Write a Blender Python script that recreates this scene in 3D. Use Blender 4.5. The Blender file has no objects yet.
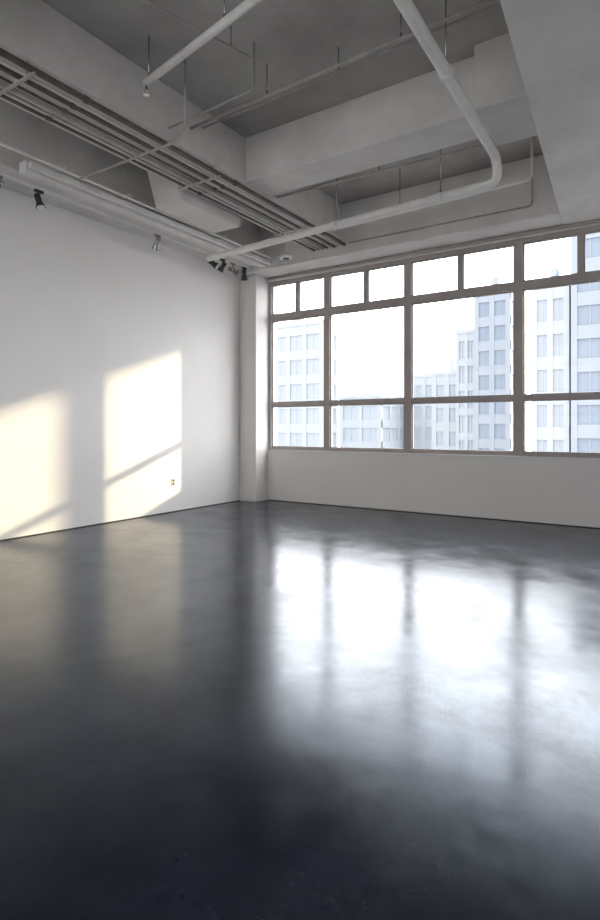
import bpy, bmesh, math, random
from mathutils import Vector, Matrix
random.seed(4)
scene = bpy.context.scene
scene.view_settings.view_transform = 'Standard'
scene.view_settings.look = 'None'
scene.view_settings.exposure = 0.5

# ------------------------------------------------------------------ materials
def new_mat(name):
    m = bpy.data.materials.new(name); m.use_nodes = True
    nt = m.node_tree
    return m, nt, nt.nodes['Principled BSDF']

def painted(name, c1, c2, scale=1.5, rough=0.7, bump=0.1, bscale=30, spec=0.3, metal=0.0):
    m, nt, b = new_mat(name)
    tc = nt.nodes.new('ShaderNodeTexCoord')
    n = nt.nodes.new('ShaderNodeTexNoise'); n.inputs['Scale'].default_value = scale
    n.inputs['Detail'].default_value = 8; n.inputs['Roughness'].default_value = 0.6
    r = nt.nodes.new('ShaderNodeValToRGB')
    r.color_ramp.elements[0].position = 0.35; r.color_ramp.elements[1].position = 0.68
    r.color_ramp.elements[0].color = (*c1, 1); r.color_ramp.elements[1].color = (*c2, 1)
    nt.links.new(tc.outputs['Object'], n.inputs['Vector'])
    nt.links.new(n.outputs['Fac'], r.inputs['Fac'])
    nt.links.new(r.outputs['Color'], b.inputs['Base Color'])
    b.inputs['Roughness'].default_value = rough
    b.inputs['Specular IOR Level'].default_value = spec
    b.inputs['Metallic'].default_value = metal
    if bump > 0:
        n2 = nt.nodes.new('ShaderNodeTexNoise'); n2.inputs['Scale'].default_value = bscale
        n2.inputs['Detail'].default_value = 5
        bp = nt.nodes.new('ShaderNodeBump'); bp.inputs['Strength'].default_value = bump
        bp.inputs['Distance'].default_value = 0.02
        nt.links.new(tc.outputs['Object'], n2.inputs['Vector'])
        nt.links.new(n2.outputs['Fac'], bp.inputs['Height'])
        nt.links.new(bp.outputs['Normal'], b.inputs['Normal'])
    return m

M_wall = painted('wall_paint', (0.81,0.79,0.765), (0.85,0.83,0.805), 0.8, 0.75, 0.03, 60)
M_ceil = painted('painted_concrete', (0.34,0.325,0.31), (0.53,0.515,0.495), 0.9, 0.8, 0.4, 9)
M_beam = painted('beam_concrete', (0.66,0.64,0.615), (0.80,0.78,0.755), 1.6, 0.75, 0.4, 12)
M_frame = painted('window_frame_paint', (0.37,0.33,0.315), (0.43,0.385,0.37), 3, 0.45, 0.0, 30, 0.5)
M_sill = painted('sill_paint', (0.78,0.775,0.765), (0.82,0.815,0.80), 3, 0.5, 0.03)
M_pipew = painted('white_pipe_paint', (0.75,0.735,0.71), (0.85,0.835,0.81), 5, 0.45, 0.05, 40, 0.5)
M_piped = painted('dark_conduit', (0.09,0.06,0.048), (0.17,0.12,0.10), 6, 0.4, 0.05, 40, 0.5)
M_pipeg = painted('grey_conduit', (0.36,0.34,0.32), (0.50,0.48,0.46), 6, 0.4, 0.0, 40, 0.5)
M_black = painted('black_metal', (0.02,0.02,0.02), (0.035,0.035,0.035), 6, 0.4, 0.0, 40, 0.5)
M_chrome = painted('brushed_metal', (0.35,0.34,0.33), (0.5,0.5,0.48), 6, 0.25, 0.0, 40, 0.5, 0.9)
M_plast = painted('white_plastic', (0.72,0.72,0.71), (0.76,0.76,0.75), 6, 0.35, 0.0)
M_gap = painted('painted_shadow_gap', (0.05,0.05,0.05), (0.08,0.08,0.08), 6, 0.8, 0.0)  # near-black colour standing in for shade at the wall foot

def floor_mat():
    m, nt, b = new_mat('polished_concrete')
    tc = nt.nodes.new('ShaderNodeTexCoord')
    def noise(s, d=8, r=0.6, dist=0.0):
        n = nt.nodes.new('ShaderNodeTexNoise')
        n.inputs['Scale'].default_value = s; n.inputs['Detail'].default_value = d
        n.inputs['Roughness'].default_value = r; n.inputs['Distortion'].default_value = dist
        nt.links.new(tc.outputs['Object'], n.inputs['Vector']); return n
    n1 = noise(1.5, 14, 0.72, 0.1)
    r = nt.nodes.new('ShaderNodeValToRGB')
    r.color_ramp.elements[0].position = 0.34; r.color_ramp.elements[1].position = 0.70
    r.color_ramp.elements[0].color = (0.002,0.003,0.008,1)
    r.color_ramp.elements[1].color = (0.017,0.022,0.040,1)
    nt.links.new(n1.outputs['Fac'], r.inputs['Fac'])
    nt.links.new(r.outputs['Color'], b.inputs['Base Color'])
    n2 = noise(1.8, 12, 0.68, 0.2)
    mr = nt.nodes.new('ShaderNodeMapRange')
    mr.inputs['From Min'].default_value = 0.32; mr.inputs['From Max'].default_value = 0.68
    mr.inputs['To Min'].default_value = 0.14; mr.inputs['To Max'].default_value = 0.27
    nt.links.new(n2.outputs['Fac'], mr.inputs['Value'])
    nt.links.new(mr.outputs['Result'], b.inputs['Roughness'])
    # sealer wear: specular level varies gently too
    n4 = noise(1.7, 14, 0.74, 0.2)
    ms = nt.nodes.new('ShaderNodeMapRange')
    ms.inputs['From Min'].default_value = 0.36; ms.inputs['From Max'].default_value = 0.64
    ms.inputs['To Min'].default_value = 0.34; ms.inputs['To Max'].default_value = 0.66
    nt.links.new(n4.outputs['Fac'], ms.inputs['Value'])
    nt.links.new(ms.outputs['Result'], b.inputs['Specular IOR Level'])
    b.inputs['IOR'].default_value = 1.5
    b.inputs['Specular Tint'].default_value = (0.55,0.76,1.0,1)
    n3 = noise(1.5, 3, 0.5, 0.0)
    bp = nt.nodes.new('ShaderNodeBump'); bp.inputs['Strength'].default_value = 0.06
    bp.inputs['Distance'].default_value = 0.02
    nt.links.new(n3.outputs['Fac'], bp.inputs['Height'])
    nt.links.new(bp.outputs['Normal'], b.inputs['Normal'])
    return m
M_floor = floor_mat()

def glass_mat():
    m = bpy.data.materials.new('window_glass'); m.use_nodes = True
    nt = m.node_tree; nt.nodes.clear()
    o = nt.nodes.new('ShaderNodeOutputMaterial')
    mix = nt.nodes.new('ShaderNodeMixShader')
    t = nt.nodes.new('ShaderNodeBsdfTransparent'); g = nt.nodes.new('ShaderNodeBsdfGlossy')
    g.inputs['Roughness'].default_value = 0.02
    t.inputs['Color'].default_value = (0.97,0.985,1,1)
    f = nt.nodes.new('ShaderNodeFresnel'); f.inputs['IOR'].default_value = 1.3
    nt.links.new(f.outputs[0], mix.inputs[0]); nt.links.new(t.outputs[0], mix.inputs[1])
    nt.links.new(g.outputs[0], mix.inputs[2]); nt.links.new(mix.outputs[0], o.inputs[0])
    return m
M_glass = glass_mat()

# ------------------------------------------------------------------ mesh builder
class B:
    def __init__(s, name, mats):
        s.name = name; s.bm = bmesh.new(); s.mats = mats
    def _fin(s, verts, mi, smooth=False):
        fs = set()
        for v in verts:
            for f in v.link_faces: fs.add(f)
        for f in fs: f.material_index = mi; f.smooth = smooth
    def box(s, x0, x1, y0, y1, z0, z1, mi=0):
        m = Matrix.Translation(((x0+x1)/2,(y0+y1)/2,(z0+z1)/2)) @ Matrix.Diagonal((x1-x0,y1-y0,z1-z0,1))
        r = bmesh.ops.create_cube(s.bm, size=1, matrix=m); s._fin(r['verts'], mi)
    def prism(s, bot, z0, z1, mi=0, top=None):
        top = top or bot
        vb = [s.bm.verts.new((p[0],p[1],z0)) for p in bot]
        vt = [s.bm.verts.new((p[0],p[1],z1)) for p in top]
        n = len(bot)
        s.bm.faces.new(list(reversed(vb))); s.bm.faces.new(vt)
        for i in range(n):
            s.bm.faces.new((vb[i], vb[(i+1)%n], vt[(i+1)%n], vt[i]))
        s._fin(vb+vt, mi)
    def tube(s, pts, r, mi=0, seg=14, bend=0.0):
        pts = [Vector(p) for p in pts]
        if bend > 0 and len(pts) > 2:
            out = [pts[0]]
            for i in range(1, len(pts)-1):
                a, c, d = pts[i-1], pts[i], pts[i+1]
                u = (a-c).normalized(); w = (d-c).normalized()
                bb = min(bend, (a-c).length*0.45, (d-c).length*0.45)
                p0 = c+u*bb; p1 = c+w*bb
                for k in range(7):
                    t = k/6
                    out.append(p0*(1-t)**2 + c*2*t*(1-t) + p1*t*t)
            out.append(pts[-1]); pts = out
        rings = []
        prev = None
        for i, p in enumerate(pts):
            if i == 0: d = pts[1]-pts[0]
            elif i == len(pts)-1: d = pts[-1]-pts[-2]
            else: d = (pts[i+1]-pts[i]).normalized() + (pts[i]-pts[i-1]).normalized()
            d.normalize()
            if prev is None:
                up = Vector((0,0,1)) if abs(d.z) < 0.9 else Vector((1,0,0))
                n = d.cross(up).normalized()
            else:
                n = (prev - d*prev.dot(d)).normalized()
            prev = n; b2 = d.cross(n)
            rings.append([s.bm.verts.new(p + (n*math.cos(2*math.pi*k/seg)+b2*math.sin(2*math.pi*k/seg))*r) for k in range(seg)])
        for i in range(len(rings)-1):
            for k in range(seg):
                f = s.bm.faces.new((rings[i][k], rings[i][(k+1)%seg], rings[i+1][(k+1)%seg], rings[i+1][k]))
                f.smooth = True; f.material_index = mi
        for rr in (rings[0], rings[-1]):
            f = s.bm.faces.new(rr); f.material_index = mi
    def cone(s, a, b, r0, r1, mi=0, seg=20):
        a = Vector(a); b = Vector(b); d = b-a
        q = d.to_track_quat('Z','Y').to_matrix().to_4x4()
        r = bmesh.ops.create_cone(s.bm, cap_ends=True, segments=seg, radius1=r0, radius2=r1, depth=d.length,
                                  matrix=Matrix.Translation((a+b)/2) @ q)
        s._fin(r['verts'], mi)
    def done(s, bevel=0.0):
        bmesh.ops.recalc_face_normals(s.bm, faces=s.bm.faces)
        me = bpy.data.meshes.new(s.name); s.bm.to_mesh(me); s.bm.free()
        for m in s.mats: me.materials.append(m)
        o = bpy.data.objects.new(s.name, me); scene.collection.objects.link(o)
        if bevel > 0:
            md = o.modifiers.new('bevel','BEVEL'); md.width = bevel; md.segments = 2
            md.limit_method = 'ANGLE'; md.angle_limit = math.radians(50)
        return o

# ------------------------------------------------------------------ room shell (metres)
XR, YB, YW = 10.0, -2.2, 8.244     # right wall, rear wall, window wall
ZS = 4.8                            # slab soffit
ZT = 4.799
WX = [0.36,1.578,3.034,4.675,6.25,7.85,9.4]
Z0, Z1, Z2, Z3 = 0.91, 1.72, 3.28, 3.93
b = B('floor',[M_floor]); b.box(-0.3,XR+0.3,YB-0.36,YW+0.4,-0.2,0); b.done()
b = B('wall_left',[M_wall]); b.box(-0.3,0,YB-0.36,YW+0.4,0,ZS); b.done()
b = B('wall_right',[M_wall]); b.box(XR,XR+0.3,YB-0.36,YW+0.4,0,ZS); b.done()
def window_wall(name, y0, y1):
    b = B(name,[M_wall])
    b.box(0,XR,y0,y1,0,Z0-0.03)
    b.box(0,XR,y0,y1,Z3,ZS)
    b.box(0,WX[0],y0,y1,Z0-0.03,Z3)
    b.box(WX[-1],XR,y0,y1,Z0-0.03,Z3)
    b.done()
window_wall('wall_window', YW, YW+0.30)
window_wall('wall_rear', YB-0.36, YB)
b = B('trim_1',[M_sill]); b.box(WX[0],WX[-1],YW-0.015,YW+0.30,Z0-0.03,Z0); b.done(0.004)
b = B('trim_2',[M_sill]); b.box(WX[0],WX[-1],YB-0.36,YB+0.015,Z0-0.03,Z0); b.done(0.004)
b = B('column',[M_wall]); b.box(0,0.36,7.89,YW,0,4.0); b.done(0.008)
b = B('shadow_strip_left',[M_gap]); b.box(0,0.005,YB,7.885,0,0.012); b.done()  # thin dark strip, a painted shade line where wall meets floor
b = B('shadow_strip_window',[M_gap]); b.box(0.365,XR,YW-0.005,YW,0,0.012); b.done()  # same painted shade line below the windows

# ceiling: slab with cast beams hanging from it
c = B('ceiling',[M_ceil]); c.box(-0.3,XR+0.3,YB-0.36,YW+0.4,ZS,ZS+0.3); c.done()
def gx(y): return 5.95 - (y-YB)*(0.70/(YW-YB))      # left edge of the wide girder
def beam(parts):
    c = B('ceiling_beam',[M_beam])
    for p in parts: c.prism(*p[:3], 0, *(p[3:] or [None]))
    return c.done(0.012)
def rect(x0,x1,y0,y1): return [(x0,y0),(x1,y0),(x1,y1),(x0,y1)]
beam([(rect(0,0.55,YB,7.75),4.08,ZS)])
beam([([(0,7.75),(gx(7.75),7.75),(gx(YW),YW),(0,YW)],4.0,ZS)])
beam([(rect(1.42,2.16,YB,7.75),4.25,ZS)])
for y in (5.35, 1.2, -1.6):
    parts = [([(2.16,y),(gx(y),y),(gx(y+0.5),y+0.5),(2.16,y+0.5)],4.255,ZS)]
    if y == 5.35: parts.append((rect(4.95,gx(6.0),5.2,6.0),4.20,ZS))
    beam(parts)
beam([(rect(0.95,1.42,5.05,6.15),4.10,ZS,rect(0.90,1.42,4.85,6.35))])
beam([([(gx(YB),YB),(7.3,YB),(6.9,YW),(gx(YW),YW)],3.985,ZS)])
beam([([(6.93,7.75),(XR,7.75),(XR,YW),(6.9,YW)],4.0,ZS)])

# ------------------------------------------------------------------ windows
def window(n, x0, x1, ya, yb, sgn):
    xm = (x0+x1)/2
    w = B('window_%d'%n,[M_frame, M_glass])
    h = 0.058
    def bx(a,b_,lo,hi,inset=0.0,back=0.0):
        if sgn > 0: w.box(a,b_,ya+inset,yb-back,lo,hi)
        else: w.box(a,b_,ya+back,yb-inset,lo,hi)
    bx(x0,x0+h,Z0,Z3); bx(x1-h,x1,Z0,Z3)
    bx(x0+h,x1-h,Z3-0.06,Z3); bx(x0+h,x1-h,Z0,Z0+0.05)
    bx(x0+h,x1-h,Z2-0.055,Z2+0.055)
    bx(x0+h,x1-h,Z1-0.032,Z1+0.032,0.015)
    bx(xm-0.03,xm+0.03,Z2+0.055,Z3-0.06,0.015)
    for (a,bb,lo,hi) in ((x0+h,xm-0.03,Z2+0.055,Z3-0.06),(xm+0.03,x1-h,Z2+0.055,Z3-0.06),
                       (x0+h,x1-h,Z1+0.032,Z2-0.055),(x0+h,x1-h,Z0+0.05,Z1-0.032)):
        s_ = 0.018
        bx(a,a+s_,lo,hi,0.03,0.01); bx(bb-s_,bb,lo,hi,0.03,0.01)
        bx(a+s_,bb-s_,lo,lo+s_,0.03,0.01); bx(a+s_,bb-s_,hi-s_,hi,0.03,0.01)
        y = (ya+0.055) if sgn > 0 else (yb-0.055)
        vs = [w.bm.verts.new(p) for p in ((a+s_,y,lo+s_),(bb-s_,y,lo+s_),(bb-s_,y,hi-s_),(a+s_,y,hi-s_))]
        f = w.bm.faces.new(vs); f.material_index = 1
    w.done()
n = 1
for i in range(len(WX)-1):
    window(n, WX[i], WX[i+1], YW+0.02, YW+0.10, 1); n += 1
for i in range(len(WX)-1):
    window(n, WX[i], WX[i+1], YB-0.15, YB-0.07, -1); n += 1

# ------------------------------------------------------------------ pipes
def hanger(b, x, y, z, r, top, mi):
    b.tube([(x,y,z+r*0.9),(x,y,top)],0.006,mi,6)
    b.cone((x,y,z+r),(x,y,z+r+0.03),r*0.5,0.012,mi,10)

PR = 0.048
p = B('drain_pipe',[M_pipew, M_chrome])
px = lambda y: 5.08-0.018*(y+2.2)
p.tube([(px(YB+0.01),YB+0.01,4.12),(px(6.07),6.07,4.12),(4.93,6.12,3.88),(1.0,6.42,3.88),(0.56,6.45,3.88)],PR,0,20,0.14)
for y in (0.3,2.4,4.4):
    p.tube([(px(y),y-0.03,4.12),(px(y),y+0.03,4.12)],PR+0.009,0,20); hanger(p,px(y),y,4.12,PR,ZT,1)
for x in (4.3,2.9):
    yy = 6.42-(x-1.0)*0.0763
    p.tube([(x-0.03,yy+0.002,3.88),(x+0.03,yy-0.002,3.88)],PR+0.009,0,20)
    hanger(p,x,yy,3.88,PR,ZT,1)
p.done()

p = B('conduit_rack',[M_piped, M_pipeg, M_pipew])
for (x,z,r,mi) in ((1.66,4.15,0.016,0),(1.74,4.15,0.012,1),(1.82,4.15,0.023,1),(1.90,4.15,0.013,0),(2.03,4.15,0.021,0),(2.10,4.15,0.013,2),(2.21,4.15,0.026,0)):
    p.tube([(x,YB+0.02,z),(x,7.74,z)],r,mi,12)
    for y in (1.1,3.1,5.1,7.1):
        p.tube([(x,y-0.025,z),(x,y+0.025,z)],r+0.006,mi,12)      # couplings
for y in (0.4,2.6,4.8,6.7):
    p.box(1.61,2.25,y-0.012,y+0.012,4.10,4.118,1)
    p.tube([(1.62,y,4.1),(1.62,y,4.249)],0.006,1,6); p.tube([(2.145,y,4.1),(2.145,y,4.249)],0.006,1,6)
p.done()

p = B('cable_trunking',[M_pipew])
p.box(0.57,0.70,3.45,7.74,4.04,4.16); p.box(0.74,0.80,3.45,7.74,4.06,4.12)
p.tube([(0.86,2.2,4.14),(0.86,7.74,4.14)],0.018,0,10)
for y in (3.8,4.7,6.5,7.4): p.box(0.551,0.88,y-0.02,y+0.02,4.165,4.19)
p.done(0.008)

def run(name, pts, r, m, hs=(), bend=0.06, heads=()):
    p = B(name,[m, M_chrome]); p.tube(pts, r, 0, 12, bend)
    for h in hs: hanger(p,h[0],h[1],h[2],r,h[3],1)
    for (x,y,z) in heads:
        p.tube([(x,y,z),(x,y,z-0.07)],0.012,1,10)
        p.cone((x,y,z-0.07),(x,y,z-0.08),0.03,0.03,1,12)
    return p.done()
run('ceiling_conduit',[(2.17,4.42,4.5),(5.4,4.33,4.5)],0.016,M_pipeg,[(3.2,4.391,4.5,ZT),(4.6,4.352,4.5,ZT)])
run('ceiling_conduit',[(2.17,4.60,4.58),(5.4,4.51,4.58)],0.011,M_pipeg,[(3.9,4.552,4.58,ZT)])
run('ceiling_conduit',[(2.17,4.10,4.36),(3.3,4.06,4.36),(3.3,4.06,4.79)],0.011,M_pipeg)
run('sprinkler_pipe',[(2.5,3.5,4.4),(5.5,2.98,4.4)],0.034,M_pipew,[(2.56,3.49,4.4,ZT),(3.6,3.31,4.4,ZT)],0.08,[(2.52,3.497,4.37)])
run('ceiling_conduit',[(2.9,2.5,4.62),(3.3,4.0,4.62)],0.012,M_pipeg,[(3.25,3.8,4.62,ZT),(2.95,2.7,4.62,ZT)])
run('sprinkler_pipe',[(1.0,3.9,4.05),(2.50,3.9,4.05),(2.75,3.75,4.05),(2.75,3.75,4.79)],0.013,M_pipeg)
run('ceiling_conduit',[(2.17,6.0,4.3),(4.8,6.1,4.3)],0.014,M_pipeg,[(3.6,6.054,4.3,ZT)])
run('ceiling_conduit',[(4.96,7.73,4.79),(4.96,7.73,4.16),(2.3,7.73,4.16)],0.012,M_pipeg)
run('ceiling_conduit',[(5.1,7.0,4.79),(5.1,7.0,4.2),(2.3,7.2,4.2)],0.018,M_pipew,[(3.4,7.121,4.2,ZT)])
run('window_head_pipe',[(0.37,8.2,3.965),(9.8,8.2,3.965)],0.022,M_frame)

# ceiling detector dome on a stem
s = B('smoke_detector',[M_plast, M_black])
dx, dy = 1.48, 7.2
s.tube([(dx,dy,4.25),(dx,dy,3.98)],0.012,0,10)
s.cone((dx,dy,3.94),(dx,dy,4.0),0.10,0.05,0,28); s.cone((dx,dy,3.915),(dx,dy,3.94),0.085,0.10,0,28)
s.cone((dx,dy,3.895),(dx,dy,3.915),0.045,0.055,1,20)
s.done()

# track and spotlights
t = B('light_track',[M_pipew]); t.box(0.33,0.37,2.8,7.70,4.045,4.08); t.done()
def spot(x,y,az,el,mat):
    s = B('track_spotlight',[mat, M_chrome, M_plast])
    s.box(x-0.018,x+0.018,y-0.05,y+0.05,4.015,4.045,0)
    s.tube([(x,y,4.015),(x,y,3.95)],0.009,0,10)
    d = Vector((math.cos(el)*math.cos(az), math.cos(el)*math.sin(az), -math.sin(el)))
    c0 = Vector((x,y,3.92))
    s.box(x-0.034,x+0.034,y-0.01,y+0.01,3.935,3.955,0)
    s.tube([c0-d*0.08, c0+d*0.01],0.034,0,16)
    s.cone(c0+d*0.01, c0+d*0.085, 0.036, 0.056, 0, 20)
    s.cone(c0+d*0.085, c0+d*0.092, 0.047, 0.047, 2, 20)
    s.done()
spot(0.35,3.34,3.4,0.7,M_chrome)
spot(0.35,3.82,0.2,1.2,M_black)
spot(0.35,5.62,2.8,0.9,M_chrome)
spot(0.35,6.78,0.6,0.6,M_black)
spot(0.35,7.02,3.6,1.0,M_black)
spot(0.35,7.28,1.2,0.4,M_chrome)
spot(0.35,7.58,2.2,0.9,M_black)

# electrical outlet
o = B('electrical_outlet',[M_plast, M_black])
o.box(0,0.010,6.225,6.305,0.40,0.52,0)
for z in (0.435,0.485):
    o.box(0.010,0.014,6.247,6.283,z-0.017,z+0.017,1)
    o.box(0.014,0.0145,6.255,6.259,z-0.006,z+0.008,0); o.box(0.014,0.0145,6.271,6.275,z-0.006,z+0.008,0)
o.done(0.002)

# ------------------------------------------------------------------ city outside
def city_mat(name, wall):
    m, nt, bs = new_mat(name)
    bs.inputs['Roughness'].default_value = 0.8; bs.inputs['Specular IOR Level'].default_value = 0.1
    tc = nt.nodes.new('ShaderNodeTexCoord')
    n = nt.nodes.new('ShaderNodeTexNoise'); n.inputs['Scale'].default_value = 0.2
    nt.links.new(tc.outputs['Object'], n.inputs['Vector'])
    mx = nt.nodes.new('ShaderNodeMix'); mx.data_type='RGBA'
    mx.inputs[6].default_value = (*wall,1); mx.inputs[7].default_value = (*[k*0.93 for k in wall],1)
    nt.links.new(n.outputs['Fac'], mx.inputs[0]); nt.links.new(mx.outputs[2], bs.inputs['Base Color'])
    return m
MA = city_mat('hazy_facade',(0.37,0.405,0.45))  # distance haze is put into the tower colours: pale blue, low contrast
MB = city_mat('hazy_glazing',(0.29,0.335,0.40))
MC = city_mat('hazy_pale_facade',(0.47,0.50,0.53))  # paler pair, with more haze mixed into the colour
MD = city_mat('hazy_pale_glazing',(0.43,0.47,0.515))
MG = city_mat('asphalt_ground',(0.10,0.10,0.11))
def tower(x0,x1,y0,y1,top,mats,fl=3.4,bay=3.2,bot=-45,slab=1.3,pier=0.35,crown=True):
    t = B('office_tower',mats)
    t.box(x0+0.15,x1-0.15,y0+0.15,y1-0.15,bot,top-0.3,1)
    z = top-slab
    while z > bot:
        t.box(x0,x1,y0,y1,z,z+slab,0); z -= fl
    t.box(x0-0.05,x1+0.05,y0-0.09,y1+0.09,top+0.01,top+0.5,0)
    n = max(1,round((x1-x0)/bay))
    for i in range(n+1):
        x = x0+pier+(x1-x0-2*pier)*i/n
        t.box(x-pier,x+pier,y0-0.05,y0+0.4,bot,top+0.005,0)
        if i < n:
            xm = x+(x1-x0-2*pier)*0.5/n; t.box(xm-0.05,xm+0.05,y0+0.08,y0+0.35,bot,top-0.01,0)
    n = max(1,round((y1-y0)/bay))
    for i in range(1,n+1):
        y = y0+pier+(y1-y0-2*pier)*i/n
        t.box(x0-0.04,x0+0.4,y-pier,y+pier,bot,top+0.005,0)
        t.box(x1-0.4,x1+0.04,y-pier,y+pier,bot,top+0.005,0)
    if crown: t.box((x0*2+x1)/3,(x0+x1)/2,(y0*2+y1)/3,(y0+y1)/2,top+0.51,top+2.5,0)
    t.done()
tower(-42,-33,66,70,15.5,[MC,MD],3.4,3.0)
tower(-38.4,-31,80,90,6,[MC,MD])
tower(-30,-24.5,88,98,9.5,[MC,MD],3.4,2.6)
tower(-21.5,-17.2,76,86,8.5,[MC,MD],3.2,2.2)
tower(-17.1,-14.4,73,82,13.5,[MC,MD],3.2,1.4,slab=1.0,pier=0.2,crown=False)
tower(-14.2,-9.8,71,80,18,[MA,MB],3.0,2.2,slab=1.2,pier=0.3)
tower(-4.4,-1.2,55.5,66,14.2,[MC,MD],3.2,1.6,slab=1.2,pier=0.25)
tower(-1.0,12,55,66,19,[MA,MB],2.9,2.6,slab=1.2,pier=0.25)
# unseen piers and deep beam, added to block sun and shape the wall patches
blocker = B('sun_blocker_frame',[MC])
D = 7.0; yb = YW+D; RR = 1.12; sh = D/RR
blocker.box(sh+0.0,sh+1.53,yb,yb+0.3,-45,5.76)
blocker.box(sh+3.08,sh+3.52,yb,yb+0.2,-45,5.76)
blocker.box(sh+0.0,sh+9,yb,yb+0.3,5.76,6.9)
blocker.done()
g = B('street_ground',[MG]); g.box(-400,400,YW+3,600,-46,-45); g.done()

# ------------------------------------------------------------------ light
w = bpy.data.worlds.new('hazy_sky'); scene.world = w; w.use_nodes = True
nt = w.node_tree; bg = nt.nodes['Background']
tc = nt.nodes.new('ShaderNodeTexCoord'); sx = nt.nodes.new('ShaderNodeSeparateXYZ')
nt.links.new(tc.outputs['Generated'], sx.inputs[0])
mr = nt.nodes.new('ShaderNodeMapRange')
mr.inputs['From Min'].default_value = -0.3; mr.inputs['From Max'].default_value = 0.7
mr.inputs['To Min'].default_value = 1.8; mr.inputs['To Max'].default_value = 6.6
nt.links.new(sx.outputs['Y'], mr.inputs['Value'])
nt.links.new(mr.outputs['Result'], bg.inputs['Strength'])
bg.inputs['Color'].default_value = (0.99,0.987,1.0,1)
sl = bpy.data.lights.new('sun','SUN'); sl.energy = 3.6; sl.angle = math.radians(1.3); sl.color = (1.0,0.83,0.54)
so = bpy.data.objects.new('sun', sl); scene.collection.objects.link(so)
d = Vector((-1,-RR,-0.36*RR)); so.rotation_euler = d.to_track_quat('-Z','Y').to_euler(); so.location = (20,30,15)

# ------------------------------------------------------------------ camera
yaw = math.radians(33.27)
cam = bpy.data.cameras.new('camera'); co = bpy.data.objects.new('camera', cam); scene.collection.objects.link(co)
co.location = (6.463,0,1.3); co.rotation_euler = (math.radians(90),0,yaw)
cam.sensor_fit = 'VERTICAL'; cam.sensor_height = 36; cam.sensor_width = 36
cam.lens = 567/920*36; cam.shift_y = -32/920
cam.clip_end = 1000
scene.camera = co
